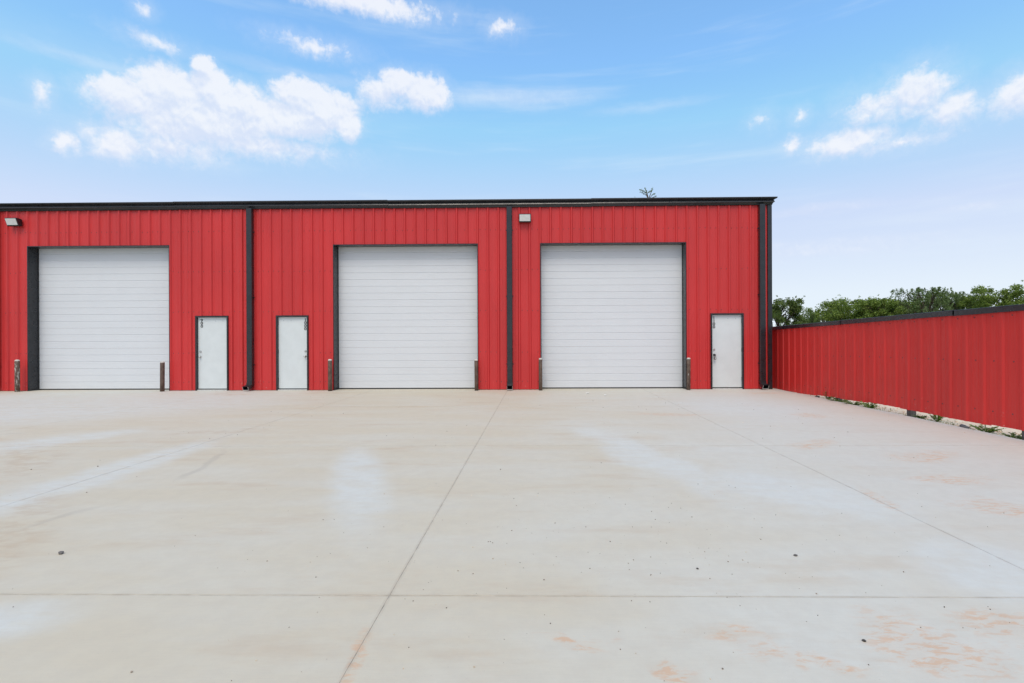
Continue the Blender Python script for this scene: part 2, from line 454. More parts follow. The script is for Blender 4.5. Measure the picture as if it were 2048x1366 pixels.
# ------------------------------------------------------------------ mesh helpers
class MB:
    def __init__(self):
        self.v, self.f, self.mi = [], [], []

    def quad(self, *pts):
        i = len(self.v)
        self.v += [tuple(p) for p in pts]
        self.f.append(tuple(range(i, i + len(pts))))

    def box(self, x0, x1, y0, y1, z0, z1):
        i = len(self.v)
        self.v += [(x, y, z) for z in (z0, z1) for y in (y0, y1) for x in (x0, x1)]
        for q in ((0, 2, 3, 1), (4, 5, 7, 6), (0, 1, 5, 4), (2, 6, 7, 3), (0, 4, 6, 2), (1, 3, 7, 5)):
            self.f.append(tuple(i + k for k in q))

    def prism(self, prof, p0, p1, fa, caps=True):
        """prof: list of 2-D points; fa(pt, t) -> 3-D point at t=0/1"""
        i = len(self.v)
        n = len(prof)
        self.v += [tuple(fa(q, p0)) for q in prof] + [tuple(fa(q, p1)) for q in prof]
        for k in range(n):
            a, b_ = k, (k + 1) % n
            self.f.append((i + a, i + b_, i + n + b_, i + n + a))
        if caps:
            self.f.append(tuple(i + k for k in reversed(range(n))))
            self.f.append(tuple(i + n + k for k in range(n)))

    def lathe(self, prof, c, n=16, axis='z'):
        i = len(self.v)
        for (r, h) in prof:
            for k in range(n):
                a = 2 * math.pi * k / n
                if axis == 'z':
                    self.v.append((c[0] + r * math.cos(a), c[1] + r * math.sin(a), c[2] + h))
                else:
                    self.v.append((c[0] + r * math.cos(a), c[1] - h, c[2] + r * math.sin(a)))
        for j in range(len(prof) - 1):
            for k in range(n):
                k2 = (k + 1) % n
                self.f.append((i + j * n + k, i + j * n + k2, i + (j + 1) * n + k2, i + (j + 1) * n + k))
        self.f.append(tuple(i + k for k in reversed(range(n))))
        self.f.append(tuple(i + (len(prof) - 1) * n + k for k in range(n)))

    def tube(self, pts, radii, n=7):
        i = len(self.v)
        for j, p in enumerate(pts):
            p = Vector(p)
            d = (Vector(pts[min(j + 1, len(pts) - 1)]) - Vector(pts[max(j - 1, 0)])).normalized()
            a = d.orthogonal().normalized()
            b_ = d.cross(a)
            for k in range(n):
                t = 2 * math.pi * k / n
                self.v.append(tuple(p + (a * math.cos(t) + b_ * math.sin(t)) * radii[j]))
        for j in range(len(pts) - 1):
            for k in range(n):
                k2 = (k + 1) % n
                self.f.append((i + j * n + k, i + j * n + k2, i + (j + 1) * n + k2, i + (j + 1) * n + k))
        self.f.append(tuple(i + (len(pts) - 1) * n + k for k in range(n)))

    def mesh(self, name, mat, smooth=False):
        me = bpy.data.meshes.new(name)
        me.from_pydata(self.v, [], self.f)
        me.materials.append(mat)
        if smooth:
            for p in me.polygons:
                p.use_smooth = True
        me.update()
        return me

    def build(self, name, mat, parent=None, smooth=False, loc=None):
        o = bpy.data.objects.new(name, self.mesh(name, mat, smooth))
        COL.objects.link(o)
        if parent is not None:
            o.parent = parent
        if loc is not None:
            o.location = loc
        return o


def bevel(o, w, seg=2):
    md = o.modifiers.new("bevel", 'BEVEL')
    md.width = w
    md.segments = seg
    md.limit_method = 'ANGLE'
    md.angle_limit = math.radians(35)
    return o


def tag(o, label=None, cat=None, group=None, kind=None):
    if label:
        o['label'] = label
    if cat:
        o['category'] = cat
    if group:
        o['group'] = group
    if kind:
        o['kind'] = kind
    return o


def empty(name, loc=(0, 0, 0)):
    o = bpy.data.objects.new(name, None)
    o.location = loc
    o.empty_display_size = 0.2
    COL.objects.link(o)
    return o


# ------------------------------------------------------------------ ground and concrete
mb = MB()
mb.quad((-600, -600, -0.045), (600, -600, -0.045), (600, 900, -0.045), (-600, 900, -0.045))
tag(mb.build('ground', M['ground']), kind='structure')

pave = tag(empty('concrete_pavement', (0, -8, 0)), kind='structure')
xs = [-20.87, -16.87, -12.87, -8.87, -4.87, -0.87, 3.13, 7.07]
ys = [-19.68, -15.66, -11.64, -7.62, -3.60, 0.42]
GAPX, GAPY = 0.0008, 0.0025
for i in range(len(xs) - 1):
    for j in range(len(ys) - 1):
        x0, x1, y0, y1 = xs[i] + GAPX, xs[i + 1] - GAPX, ys[j] + GAPY, ys[j + 1] - GAPY
        if i == len(xs) - 2:
            x1 = xs[-1]
        mb = MB()
        # chamfered slab, edge slightly uneven
        e = 0.0016
        k = 14

        def edge(a, b_, t):
            return [a + (b_ - a) * s / t for s in range(t + 1)]
        ring_o, ring_i = [], []
        for s in range(k):
            ring_o.append((x0 + (x1 - x0) * s / k, y0))
        for s in range(k):
            ring_o.append((x1, y0 + (y1 - y0) * s / k))
        for s in range(k):
            ring_o.append((x1 - (x1 - x0) * s / k, y1))
        for s in range(k):
            ring_o.append((x0, y1 - (y1 - y0) * s / k))
        cx, cy = (x0 + x1) / 2, (y0 + y1) / 2
        for (x, y) in ring_o:
            w = e * R.uniform(0.2, 1.8)
            ring_i.append((x + (w if x < cx - 1.8 else -w if x > cx + 1.8 else 0), y + (w if y < cy - 1.8 else -w if y > cy + 1.8 else 0)))
        n = len(ring_o)
        mb.v = [(x - cx, y - cy, -0.14) for x, y in ring_o] + [(x - cx, y - cy, -0.006) for x, y in ring_o] + [(x - cx, y - cy, 0.0) for x, y in ring_i]
        for a in range(n):
            b_ = (a + 1) % n
            mb.f.append((a, b_, n + b_, n + a))
            mb.f.append((n + a, n + b_, 2 * n + b_, 2 * n + a))
        mb.f.append(tuple(2 * n + a for a in range(n)))
        mb.build('concrete_slab', M['concrete'], pave, loc=(cx, cy + 8, 0))

mb = MB()
mb.quad((xs[0], ys[0] + 8, -0.0022), (xs[-1] - 0.01, ys[0] + 8, -0.0022), (xs[-1] - 0.01, ys[-1] + 8 - .01, -0.0022), (xs[0], ys[-1] + 8 - .01, -0.0022))
mb.build('joint_filler', M['filler'], pave)

# ------------------------------------------------------------------ building
BX0, BX1, DEPTH = -24.0, 6.84, 16.0
WTOP = 5.42
bld = tag(empty('metal_building', (-8.5, 0, 0)), 'long red ribbed metal building with three white garage doors and black gutter', 'building')
OX = 8.5   # children are laid out in world metres, shifted by the root


def part(mb, name, mat, parent=bld, **kw):
    off = Vector((0, 0, 0))
    o = parent
    while o is not None:
        off += o.location
        o = o.parent
    mb.v = [(x - off.x, y - off.y, z - off.z) for x, y, z in mb.v]
    return mb.build(name, mat, parent, **kw)


def rib_profile(u, ribs):
    d = 0.0
    for r in ribs:
        a = abs(u - r)
        if a < 0.042:
            d = max(d, 0.038 if a <= 0.017 else 0.038 * (0.042 - a) / 0.025)
        for mo in (0.105, 0.205):
            a2 = abs(u - r - mo)
            if a2 < 0.022:
                d = max(d, 0.0045 if a2 <= 0.009 else 0.0045 * (0.022 - a2) / 0.013)
    return d


def rib_breaks(u0, u1, ribs):
    s = {u0, u1}
    for r in ribs:
        for q in (-0.042, -0.017, 0.017, 0.042, 0.083, 0.096, 0.114, 0.127, 0.183, 0.196, 0.214, 0.227):
            if u0 < r + q < u1:
                s.add(r + q)
    return sorted(s)


openings = [(-15.27, -10.955, 4.345), (-6.045, -1.735, 4.330), (0.10, 4.395, 4.330),
            (-10.19, -9.20, 2.232), (-7.765, -6.795, 2.232), (5.105, 6.07, 2.232)]


def wall_sheet(x0, x1, ribs, dy):
    cuts = sorted({x0, x1} | {c for o in openings for c in o[:2] if x0 < c < x1})
    mb = MB()
    for a, b_ in zip(cuts, cuts[1:]):
        mid = (a + b_) / 2
        z0 = 0.012
        for (o0, o1, oz) in openings:
            if o0 < mid < o1:
                z0 = oz
        us = rib_breaks(a, b_, ribs)
        pts = [(u, dy - rib_profile(u, ribs)) for u in us]
        for p, q in zip(pts, pts[1:]):
            mb.quad((p[0], p[1], z0), (q[0], q[1], z0), (q[0], q[1], WTOP), (p[0], p[1], WTOP))
    return part(mb, 'wall_panel', M['red'])


SP = 0.3087
bays = [(BX0, -16.19, -16.19 - SP * 25.15), (-16.19, -8.50, -15.271 - SP * 3), (-8.50, -0.80, -7.924 - SP * 2), (-0.80, BX1 - 0.07, -0.513 - SP)]
screws = []
k = 0
for (x0, x1, ph) in bays:
    ribs = [ph + SP * i for i in range(-2, 30)]
    edges = [x0] + [r - 0.1 for i, r in enumerate(ribs) if i % 3 == 0 and x0 + 0.25 < r - 0.1 < x1 - 0.2] + [x1]
    for a, b_ in zip(edges, edges[1:]):
        wall_sheet(a, b_, ribs, 0.0025 * (k % 2))
        k += 1
    for r in ribs:
        for zz in (0.25, 1.12, 2.35, 3.55, 4.75):
            for dx in (-0.075, 0.075):
                xx = r + dx
                if x0 + .1 < xx < x1 - .1 and not any(o[0] - .06 < xx < o[1] + .06 and zz < o[2] + .05 for o in openings):
                    if R.random() < 0.8:
                        screws.append((xx, zz + R.uniform(-.012, .012)))
mb = MB()
for (x, z) in screws:
    s = 0.010
    i = len(mb.v)
    mb.v += [(x - s, -0.0005, z - s), (x + s, -0.0005, z - s), (x + s, -0.0005, z + s), (x - s, -0.0005, z + s), (x, -0.010, z)]
    mb.f += [(i, i + 1, i + 4), (i + 1, i + 2, i + 4), (i + 2, i + 3, i + 4), (i + 3, i, i + 4)]
tag(part(mb, 'screw', M['dark_steel']), kind='stuff')

# base angle under the sheets, side and rear walls, roof
seg = [BX0] + sorted(c for o in openings for c in o[:2]) + [BX1]
for a, b_ in zip(seg[0::2], seg[1::2]):
    mb = MB()
    mb.box(a, b_, 0.012, 0.05, -0.02, 0.05)
    part(mb, 'base_trim', M['black'])
for x in (BX1 - 0.03, BX0 + 0.03):
    mb = MB()
    yy = [0.06 + (DEPTH - 0.06) * i / 160 for i in range(161)]
    for i in range(160):
        w = 0.03 if (i % 3 == 0) else 0.0
        w2 = 0.03 if ((i + 1) % 3 == 0) else 0.0
        sg = 1 if x > 0 else -1
        zt = [5.40 + 0.6 * (1 - abs(y - 8) / 8) for y in (yy[i], yy[i + 1])]
        mb.quad((x + sg * w, yy[i], 0), (x + sg * w2, yy[i + 1], 0), (x + sg * w2, yy[i + 1], zt[1]), (x + sg * w, yy[i], zt[0]))
    part(mb, 'side_wall', M['red'])
mb = MB()
mb.box(BX0, BX1, DEPTH, DEPTH + 0.1, 0, 5.4)
part(mb, 'rear_wall', M['red'])
mb = MB()
for (ya, za, yb, zb) in ((-0.04, 5.50, 8.0, 6.13), (8.0, 6.13, DEPTH + 0.15, 5.48)):
    mb.quad((BX0, ya, za), (BX1 + 0.05, ya, za), (BX1 + 0.05, yb, zb), (BX0, yb, zb))
    mb.quad((BX0, ya, za - 0.05), (BX0, yb, zb - 0.05), (BX1 + 0.05, yb, zb - 0.05), (BX1 + 0.05, ya, za - 0.05))
part(mb, 'roof', M['roof'])
mb = MB()
mb.box(BX0, BX1, 0.06, 0.10, 4.6, 5.42)
part(mb, 'eave_strut', M['roof'])

# gutter in lapped lengths, rake trim round the corner
GP = [(0.004, 5.392), (0.055, 5.394), (0.062, 5.425), (0.088, 5.462), (0.110, 5.466), (0.088, 5.530), (0.128, 5.553), (0.150, 5.560),
      (0.163, 5.585), (0.160, 5.603), (0.146, 5.603), (0.130, 5.592), (0.004, 5.592)]
joints = [BX0, -18.6, -10.75, -4.42, 1.60, BX1]
for i, (a, b_) in enumerate(zip(joints, joints[1:])):
    last = i == len(joints) - 2
    up_ = (0.0, 0.0, 0.006, -0.002, 0.005)[i]
    pr = (0.0, 0.002, 0.006, 0.0, 0.005)[i]

    def fa(q, t, a=a, b_=b_, last=last, up_=up_, pr=pr):
        o = q[0] + pr
        x = a if t == 0 else (BX1 + o if last else b_ + 0.04)
        return (x, -o, q[1] + up_)
    mb = MB()
    mb.prism(GP, 0, 1, fa, caps=True)
    part(mb, 'gutter', M['black'])


def fr(q, t):
    o = q[0] + 0.005
    return (BX1 + o, [-o + 0.0, 8.0, DEPTH + 0.15][t], q[1] + 0.005 + [0, 0.55, 0][t])


mb = MB()
mb.prism(GP, 0, 1, fr, caps=False)
mb.prism(GP, 1, 2, fr, caps=False)
part(mb, 'rake_trim', M['black'])

# corner trim: angle with a returned lip
mb = MB()
mb.box(6.775, 6.895, -0.045, -0.030, 0.0, 5.39)
mb.box(6.775, 6.787, -0.030, 0.0, 0.0, 5.39)
mb.box(6.880, 6.895, -0.030, 0.14, 0.0, 5.39)
part(mb, 'corner_trim', M['black'])


def downspout(xc, lean):
    w, d = 0.160, 0.11
    ya, yb = -0.048, -0.048 - d
    mb = MB()
    prof = [(-w / 2, ya), (w / 2, ya), (w / 2, yb + .012), (w / 2 - .012, yb), (-w / 2 + .012, yb), (-w / 2, yb + .012)]
    mb.prism(prof, 0.22, 5.40, lambda q, t: (xc + q[0], q[1], t), caps=True)
    ds = part(mb, 'downspout', M['black'])
    # elbow: kicks forward at the foot
    mb = MB()
    prev = None
    path = [(0, 0, 0.25, 0), (0, 0, 0.18, 10), (lean * 0.4, -0.05, 0.125, 45), (lean, -0.15, 0.085, 65)]
    rings = []
    for (dx, dy, z, ang) in path:
        a = math.radians(ang)
        ring = []
        for sx_, sy_ in ((-1, 0.5), (1, 0.5), (1, -0.5), (-1, -0.5)):
            ly = sy_ * (d + .006)
            ring.append((xc + dx + sx_ * (w + .006) / 2, (ya + yb) / 2 + dy + ly * math.cos(a), z - ly * math.sin(a) * -1 * -1))
        rings.append(ring)
    i0 = len(mb.v)
    for r_ in rings:
        mb.v += r_
    for j in range(len(rings) - 1):
        for q in range(4):
            q2 = (q + 1) % 4
            mb.f.append((i0 + j * 4 + q, i0 + j * 4 + q2, i0 + (j + 1) * 4 + q2, i0 + (j + 1) * 4 + q))
    part(mb, 'elbow', M['black'], ds)
    # bare worn metal lip at the outlet
    mb = MB()
    last = [Vector(p) for p in rings[-1]]
    c = sum(last, Vector()) / 4
    axis = Vector((lean * 0.3, -0.9, -0.4)).normalized() * 0.028
    for q in (0, 1, 3):
        a, b_ = last[q], last[(q + 1) % 4]
        k0 = 1.03 if q == 0 else 1.01
        ax = axis if q == 0 else axis * 0.35
        for o in (k0, 0.93):
            mb.quad(c + (a - c) * o, c + (b_ - c) * o, c + (b_ - c) * o + ax, c + (a - c) * o + ax)
        mb.quad(c + (a - c) * k0 + ax, c + (b_ - c) * k0 + ax, c + (b_ - c) * .93 + ax, c + (a - c) * .93 + ax)
    part(mb, 'outlet_lip', M['galv'], ds)
    for z in (0.75, 2.75, 4.7):
        mb = MB()
        mb.box(xc - w / 2 - 0.03, xc + w / 2 + 0.03, -0.046, -0.040, z, z + 0.03)
        part(mb, 'strap', M['black'], ds)


for xc, lean in ((-16.20, -0.03), (-8.50, -0.05), (-0.80, 0.0), (6.58, 0.02)):
    downspout(xc, lean)


# ------------------------------------------------------------------ garage doors
def garage_door(x0, x1, ztop):
    T = 0.022
    mb = MB()                      # black jamb and header lining the opening
    mb.box(x0, x0 + T, -0.037, 0.30, 0.0, ztop)
    part(mb, 'door_jamb', M['black'])
    mb = MB()
    mb.box(x1 - T, x1, -0.037, 0.30, 0.0, ztop)
    part(mb, 'door_jamb', M['black'])
    mb = MB()
    mb.box(x0 + T, x1 - T, -0.035, 0.30, ztop - T, ztop)
    part(mb, 'door_header', M['black'])
    gd = empty('garage_door', ((x0 + x1) / 2 - bld.location.x, 0.29, 0))
    gd.parent = bld
    n, zb, zt = 7, 0.035, ztop + 0.02
    hgt = (zt - zb) / n
    W2 = (x1 - x0) / 2 + 0.03
    for i in range(n):
        g = 0.0015
        a, b_ = g, hgt - g
        y = 0.0
        pr = [(0.045, a), (y + .002, a), (y, a + .002)]
        for t in (1 / 3, 2 / 3):
            zc = hgt * t
            pr += [(y, zc - 0.014), (y + 0.0095, zc - 0.004), (y + 0.0095, zc + 0.003), (y, zc + 0.006)]
            # shallow pressed lines between the grooves
        out_ = []
        for p, q in zip(pr, pr[1:]):
            out_.append(p)
            if abs(p[0] - y) < 1e-6 and abs(q[0] - y) < 1e-6 and q[1] - p[1] > 0.1:
                for s in (0.25, 0.5, 0.75):
                    zc = p[1] + (q[1] - p[1]) * s
                    out_ += [(y, zc - .006), (y + .0018, zc), (y, zc + .006)]
        out_.append(pr[-1])
        pr = out_
        zl = pr[-1][1]
        for s in (0.25, 0.5, 0.75):
            zc = zl + (b_ - .002 - zl) * s
            pr += [(y, zc - .006), (y + .0018, zc), (y, zc + .006)]
        pr += [(y, b_ - .002), (y + .002, b_), (0.045, b_)]
        mb = MB()
        mb.prism(pr, -W2, W2, lambda q, t: (t, q[0], q[1]))
        mb.build('door_section', M['white'], gd, loc=(0, 0.0006 * (i % 2), zb + hgt * i))
    mb = MB()
    mb.box(-W2, W2, 0.004, 0.04, 0.002, zb - 0.001)
    mb.build('bottom_seal', M['seal'], gd)
    # side weather strips
    for s in (-1, 1):
        mb = MB()
        xx = s * (W2 - 0.030 - T)
        mb.box(min(xx, xx - s * .012), max(xx, xx - s * .012), -0.03, -0.002, 0.0, ztop - T - .002)
        mb.build('weather_strip', M['seal'], gd)


for o in openings[:3]:
    garage_door(*o)


# ------------------------------------------------------------------ entry doors
def digit_mesh(ch):
    cu = bpy.data.curves.new('digit', 'FONT')
    cu.body = ch
    cu.size = 0.112
    cu.extrude = 0.0012
    cu.offset = 0.0028
    cu.align_x = 'CENTER'
    ob = bpy.data.objects.new('digit', cu)
    COL.objects.link(ob)
    bpy.context.view_layer.update()
    me = bpy.data.meshes.new_from_object(ob.evaluated_get(bpy.context.evaluated_depsgraph_get()))
    bpy.data.objects.remove(ob)
    me.materials.clear()
    me.materials.append(M['ink'])
    return me


DIG = {c: digit_mesh(c) for c in '019'}


def entry_door(x0, x1, zt, hinge_left, number, num_px, holes, has_lock):
    fw_, rec = 0.042, 0.03
    ed = empty('entry_door', ((x0 + x1) / 2 - bld.location.x, rec, 0))
    ed.parent = bld
    cx = (x0 + x1) / 2
    h = (x1 - x0) / 2
    # leaf
    mb = MB()
    mb.box(-h + fw_ + .003, h - fw_ - .003, 0.0, 0.045, 0.055, zt - fw_ - .003)
    bevel(mb.build('door_leaf', M['door'], ed), 0.002, 1)
    mb = MB()
    mb.box(-h, -h + fw_, -rec - .040, 0.10, 0, zt)
    mb.box(h - fw_, h, -rec - .040, 0.10, 0, zt)
    mb.box(-h + fw_, h - fw_, -rec - .040, 0.10, zt - fw_, zt)
    mb.box(-h + fw_, h - fw_, 0.05, 0.10, 0.0, zt - fw_)
    mb.build('door_frame', M['black'], ed)
    mb = MB()
    mb.box(-h + fw_ + .002, h - fw_ - .002, -0.05, 0.046, 0.0, 0.026)
    mb.build('threshold', M['galv'], ed)
    hs = -1 if hinge_left else 1
    for z in (0.25, 1.10, 1.95):
        mb = MB()
        mb.lathe([(0.010, 0), (0.010, 0.11)], (hs * (h - fw_ - .002), -0.006, z), 8)
        mb.build('hinge', M['dark_steel'], ed)
    ls = -hs
    kx = ls * (h - fw_ - 0.075)
    mb = MB()
    mb.lathe([(0.032, 0), (0.032, 0.008), (0.025, 0.018), (0.012, 0.020)], (kx, 0, 1.165), 16, 'y')
    mb.build('deadbolt', M['steel'], ed, smooth=False)
    mb = MB()
    mb.lathe([(0.033, 0), (0.033, 0.006), (0.014, 0.012), (0.013, 0.03), (0.024, 0.040), (0.029, 0.055), (0.024, 0.068), (0.010, 0.073)], (kx, 0, 1.01), 16, 'y')
    mb.build('door_knob', M['dark_steel'] if has_lock else M['steel'], ed, smooth=True)
    for hx in holes:
        mb = MB()
        mb.lathe([(0.008, 0.0), (0.008, 0.0015), (0.004, 0.002)], (hx, 0, zt - 0.155), 8, 'y')
        mb.build('screw_head', M['dark_steel'], ed)
    z = zt - 0.09
    for ch in number:
        me = DIG[ch]
        o = bpy.data.objects.new('digit', me)
        COL.objects.link(o)
        o.parent = ed
        o.rotation_euler = (math.radians(90), math.radians(R.uniform(-3, 3)), 0)
        o.location = (num_px - cx, -0.0035, z - 0.079)
        o.scale = (1.3, 1.0, 1.0)
        z -= 0.089
    return cx + kx


entry_door(*openings[3], False, '900', -10.03, (0.085, 0.30), False)
entry_door(*openings[4], True, '1000', -6.91, (-0.28, -0.06), False)
lockx = entry_door(*openings[5], False, '1100', 5.22, (0.04, 0.27), True)

lb = tag(empty('lock_box', (lockx, -0.0, 0.95)), 'small dark key box hanging on the knob of door 1100', 'lock box')
mb = MB()
mb.box(-0.032, 0.032, -0.065, -0.025, -0.075, 0.005)
bevel(mb.build('case', M['dark_steel'], lb), 0.008, 2)
mb = MB()
mb.box(-0.016, 0.018, -0.068, -0.066, -0.052, -0.012)
mb.build('dial_plate', M['galv'], lb)
mb = MB()
pts = [(-0.02, -0.045, 0.0), (-0.021, -0.044, 0.05), (-0.012, -0.042, 0.078), (0.004, -0.042, 0.085), (0.016, -0.042, 0.074), (0.021, -0.044, 0.05), (0.02, -0.045, 0.0)]
mb.tube(pts, [0.006] * 7, 6)
mb.build('shackle', M['dark_steel'], lb)


# ------------------------------------------------------------------ wall lights
def wall_light(xc, label):
    t = tag(empty('wall_light', (xc, -0.034, 5.04)), label, 'wall light', 'floodlights under the gutter')
    prof = [(0.0, -0.085), (0.0, 0.085), (-0.05, 0.115), (-0.165, 0.118), (-0.185, 0.105), (-0.105, -0.112), (-0.085, -0.118), (-0.03, -0.11)]
    mb = MB()
    mb.prism(prof, -0.178, 0.178, lambda q, tt: (tt, q[0], q[1]))
    bevel(mb.build('housing', M['black'], t), 0.010, 2)
    # lens lies on the sloping front
    a, b_ = Vector((0, -0.1815, 0.094)), Vector((0, -0.1155, -0.084))
    nrm = Vector((0, -(a.z - b_.z), (a.y - b_.y))).normalized()
    mb = MB()
    lo, hi = 0.001, 0.006
    pts = []
    for o_ in (lo, hi):
        for (x, base) in ((-0.158, b_), (0.158, b_), (0.158, a), (-0.158, a)):
            pts.append(Vector((x, base.y, base.z)) + nrm * o_)
    i = len(mb.v)
    mb.v += [tuple(p) for p in pts]
    mb.f += [(i + 4, i + 5, i + 6, i + 7), (i, i + 1, i + 5, i + 4), (i + 1, i + 2, i + 6, i + 5), (i + 2, i + 3, i + 7, i + 6), (i + 3, i, i + 4, i + 7)]
    mb.build('lens', M['lens'], t)
    return t


wall_light(-15.58, 'black floodlight with pale lens above the garage door beside door 900')
wall_light(-0.338, 'black floodlight with pale lens above left corner of the right garage door')

# ------------------------------------------------------------------ bollards
BG = 'bollards beside the garage doors'


def bollard_proto():
    t = empty('bollard')
    mb = MB()
    mb.lathe([(0.058, -0.03), (0.058, 0.3), (0.058, 0.6), (0.058, 0.905), (0.052, 0.912)], (0, 0, 0), 20)
    mb.build('pipe', M['bollard'], t, smooth=False)
    for p in t.children[0].data.polygons:
        p.use_smooth = len(p.vertices) == 4
    mb = MB()
    mb.lathe([(0.0535, 0.906), (0.056, 0.918), (0.050, 0.938), (0.032, 0.950), (0.010, 0.954)], (0, 0, 0), 16)
    mb.build('concrete_cap', M['cap'], t, smooth=True)
    return t


proto = bollard_proto()
spots = [(-15.40, 1.02, 1.0, 0.95, 'mottled rusty bollard with white top left of the door beside door 900'),
         (-11.06, 1.0, 0.93, 0.12, 'plain brown bollard in front of the right side of the leftmost garage door'),
         (-6.08, 1.0, 0.98, 0.42, 'brown bollard with chipped pale top between door 1000 and the middle garage door'),
         (-1.775, 0.93, 0.96, 0.2, 'dark brown bollard at the right jamb of the middle garage door'),
         (0.098, 0.9, 0.99, 0.25, 'slim dark bollard at the left jamb of the rightmost garage door'),
         (4.395, 0.93, 0.985, 0.66, 'scuffed rusty bollard between the rightmost garage door and door 1100')]
for i, (x, sr, sh, wear, lab) in enumerate(spots):
    if i == 0:
        t = proto
    else:
        t = proto.copy()
        COL.objects.link(t)
        for ch in proto.children[:2]:
            c = ch.copy()
            COL.objects.link(c)
            c.parent = t
    t.location = (x, -0.20, 0)
    t.scale = (sr, sr, sh)
    t.rotation_euler = (math.radians(R.uniform(-.4, .4)), math.radians(R.uniform(-.5, .5)), R.uniform(0, 6))
    tag(t, lab, 'bollard', BG)
    for ch in t.children:
        ch['wear'] = wear

# ------------------------------------------------------------------ fence
FX = 7.12
fen = tag(empty('metal_fence', (FX, -5, 0)), 'red ribbed metal fence with black cap running forward from the building corner', 'fence')


def f_top(y):
    return 1.817 + (0.416 - y) * 0.0187


def f_bot(y):
    P = [(0.6, -0.03), (-0.025, -0.025), (-1.12, 0.0), (-2.6, 0.062), (-4.02, 0.104), (-7.22, 0.124), (-13, 0.16)]
    for (a, za), (b_, zb) in zip(P, P[1:]):
        if b_ <= y <= a:
            return za + (zb - za) * (a - y) / (a - b_)
    return 0.15


FSP = 0.318
fribs = [-4.674 + FSP * i for i in range(-30, 20)]
yy = 0.55
i = 0
fs = []
while yy > -12.4:
    y1 = yy - FSP * 3 if i else -4.674 + FSP * 15 - 0.11
    us = rib_breaks(y1 - 0.02, yy, fribs)
    dx = 0.003 * (i % 2)
    st_ = (0.0, 0.004, -0.006, 0.008, -0.004, 0.010, 0.0, -0.012, 0.004)[i % 9]
    mb = MB()
    for a, b_ in zip(us, us[1:]):
        pa, pb = FX + dx - 0.6 * rib_profile(a, fribs), FX + dx - 0.6 * rib_profile(b_, fribs)
        mb.quad((pb, b_, f_bot(b_) + st_), (pa, a, f_bot(a) + st_), (pa, a, f_top(a)), (pb, b_, f_top(b_)))
    part(mb, 'fence_panel', M['fence_red'], fen)
    yy = y1
    i += 1
for r in fribs:
    if -12.3 < r < 0.4:
        for fz in (0.12, 0.55, 0.93):
            y_ = r + 0.16 if fz != 0.55 else r + 0.14
            z_ = f_bot(y_) + (f_top(y_) - f_bot(y_)) * fz
            fs.append((y_, z_))
mb = MB()
for (y, z) in fs:
    s = 0.009
    i = len(mb.v)
    x = FX - 0.0005
    mb.v += [(x, y - s, z - s), (x, y + s, z - s), (x, y + s, z + s), (x, y - s, z + s), (x - .009, y, z)]
    mb.f += [(i, i + 4, i + 1), (i + 1, i + 4, i + 2), (i + 2, i + 4, i + 3), (i + 3, i + 4, i)]
tag(part(mb, 'screw', M['dark_steel'], fen), kind='stuff')
cuts = [0.52, -2.95, -6.05, -9.1, -12.45]
for i, (a, b_) in enumerate(zip(cuts, cuts[1:])):
    lift = (0, .004, -.002, .003)[i]
    prof = [(-0.042, -0.075), (-0.042, 0.018), (-0.036, 0.022), (0.066, 0.022), (0.066, -0.05), (0.058, -0.05), (0.058, 0.012), (-0.034, 0.012), (-0.034, -0.075)]
    mb = MB()
    mb.prism(prof, a, b_ - (0.03 if i < 3 else 0), lambda q, t, lift=lift: (FX + q[0], t, f_top(t) + q[1] + lift))
    part(mb, 'cap_rail', M['black'], fen)
for y in (-0.35, -2.65, -4.93, -7.19, -9.5, -11.8):
    mb = MB()
    w = 0.052
    mb.box(FX + 0.055, FX + 0.055 + 2 * w, y - w, y + w, -0.25, f_top(y) - 0.09)
    part(mb, 'fence_post', M['post'], fen)
for fz in (0.14, 0.55, 0.90):
    mb = MB()
    prof = [(0.006, -0.03), (0.006, 0.03), (0.052, 0.03), (0.052, -0.03)]
    mb.prism(prof, 0.5, -12.4, lambda q, t, fz=fz: (FX + q[0], t, f_bot(-4.0) + (f_top(t) - f_bot(-4.0)) * fz + q[1]))
    part(mb, 'fence_rail', M['post'], fen)


# ------------------------------------------------------------------ leaves, trees, weeds
def leaf_mesh(name, leaves, mat):
    """leaves: (centre, direction, normal, length, width, tone)"""
    V, Fs, tones = [], [], []
    for (c, d, nrm, L, wd, tn) in leaves:
        i = len(V)
        side = d.cross(nrm)
        if side.length < 1e-5:
            side = d.orthogonal()
        side.normalize()
        V += [tuple(c - d * L * .5), tuple(c + side * wd * .5 + nrm * L * .06), tuple(c + d * L * .5), tuple(c - side * wd * .5 + nrm * L * .06)]
        Fs.append((i, i + 1, i + 2, i + 3))
        tones.append(tn)
    me = bpy.data.meshes.new(name)
    me.from_pydata(V, [], Fs)
    at = me.attributes.new('tone', 'FLOAT', 'FACE')
    at.data.foreach_set('value', tones)
    me.materials.append(mat)
    me.update()
    return me


def rdir():
    while True:
        v = Vector((R.uniform(-1, 1), R.uniform(-1, 1), R.uniform(-1, 1)))
        if 0.05 < v.length < 1:
            return v.normalized()


def add_leaves(L, c, rad, n, size, upright=0.0, ar=0.55):
    for _ in range(n):
        off = rdir() * rad * (R.random() ** 0.5)
        off.z *= 0.8
        d = (rdir() + Vector((0, 0, upright))).normalized()
        nr = (rdir() + Vector((0, 0, 0.5))).normalized()
        s = size * R.uniform(0.6, 1.35)
        L.append((c + off, d, nr, s, s * ar, R.random()))


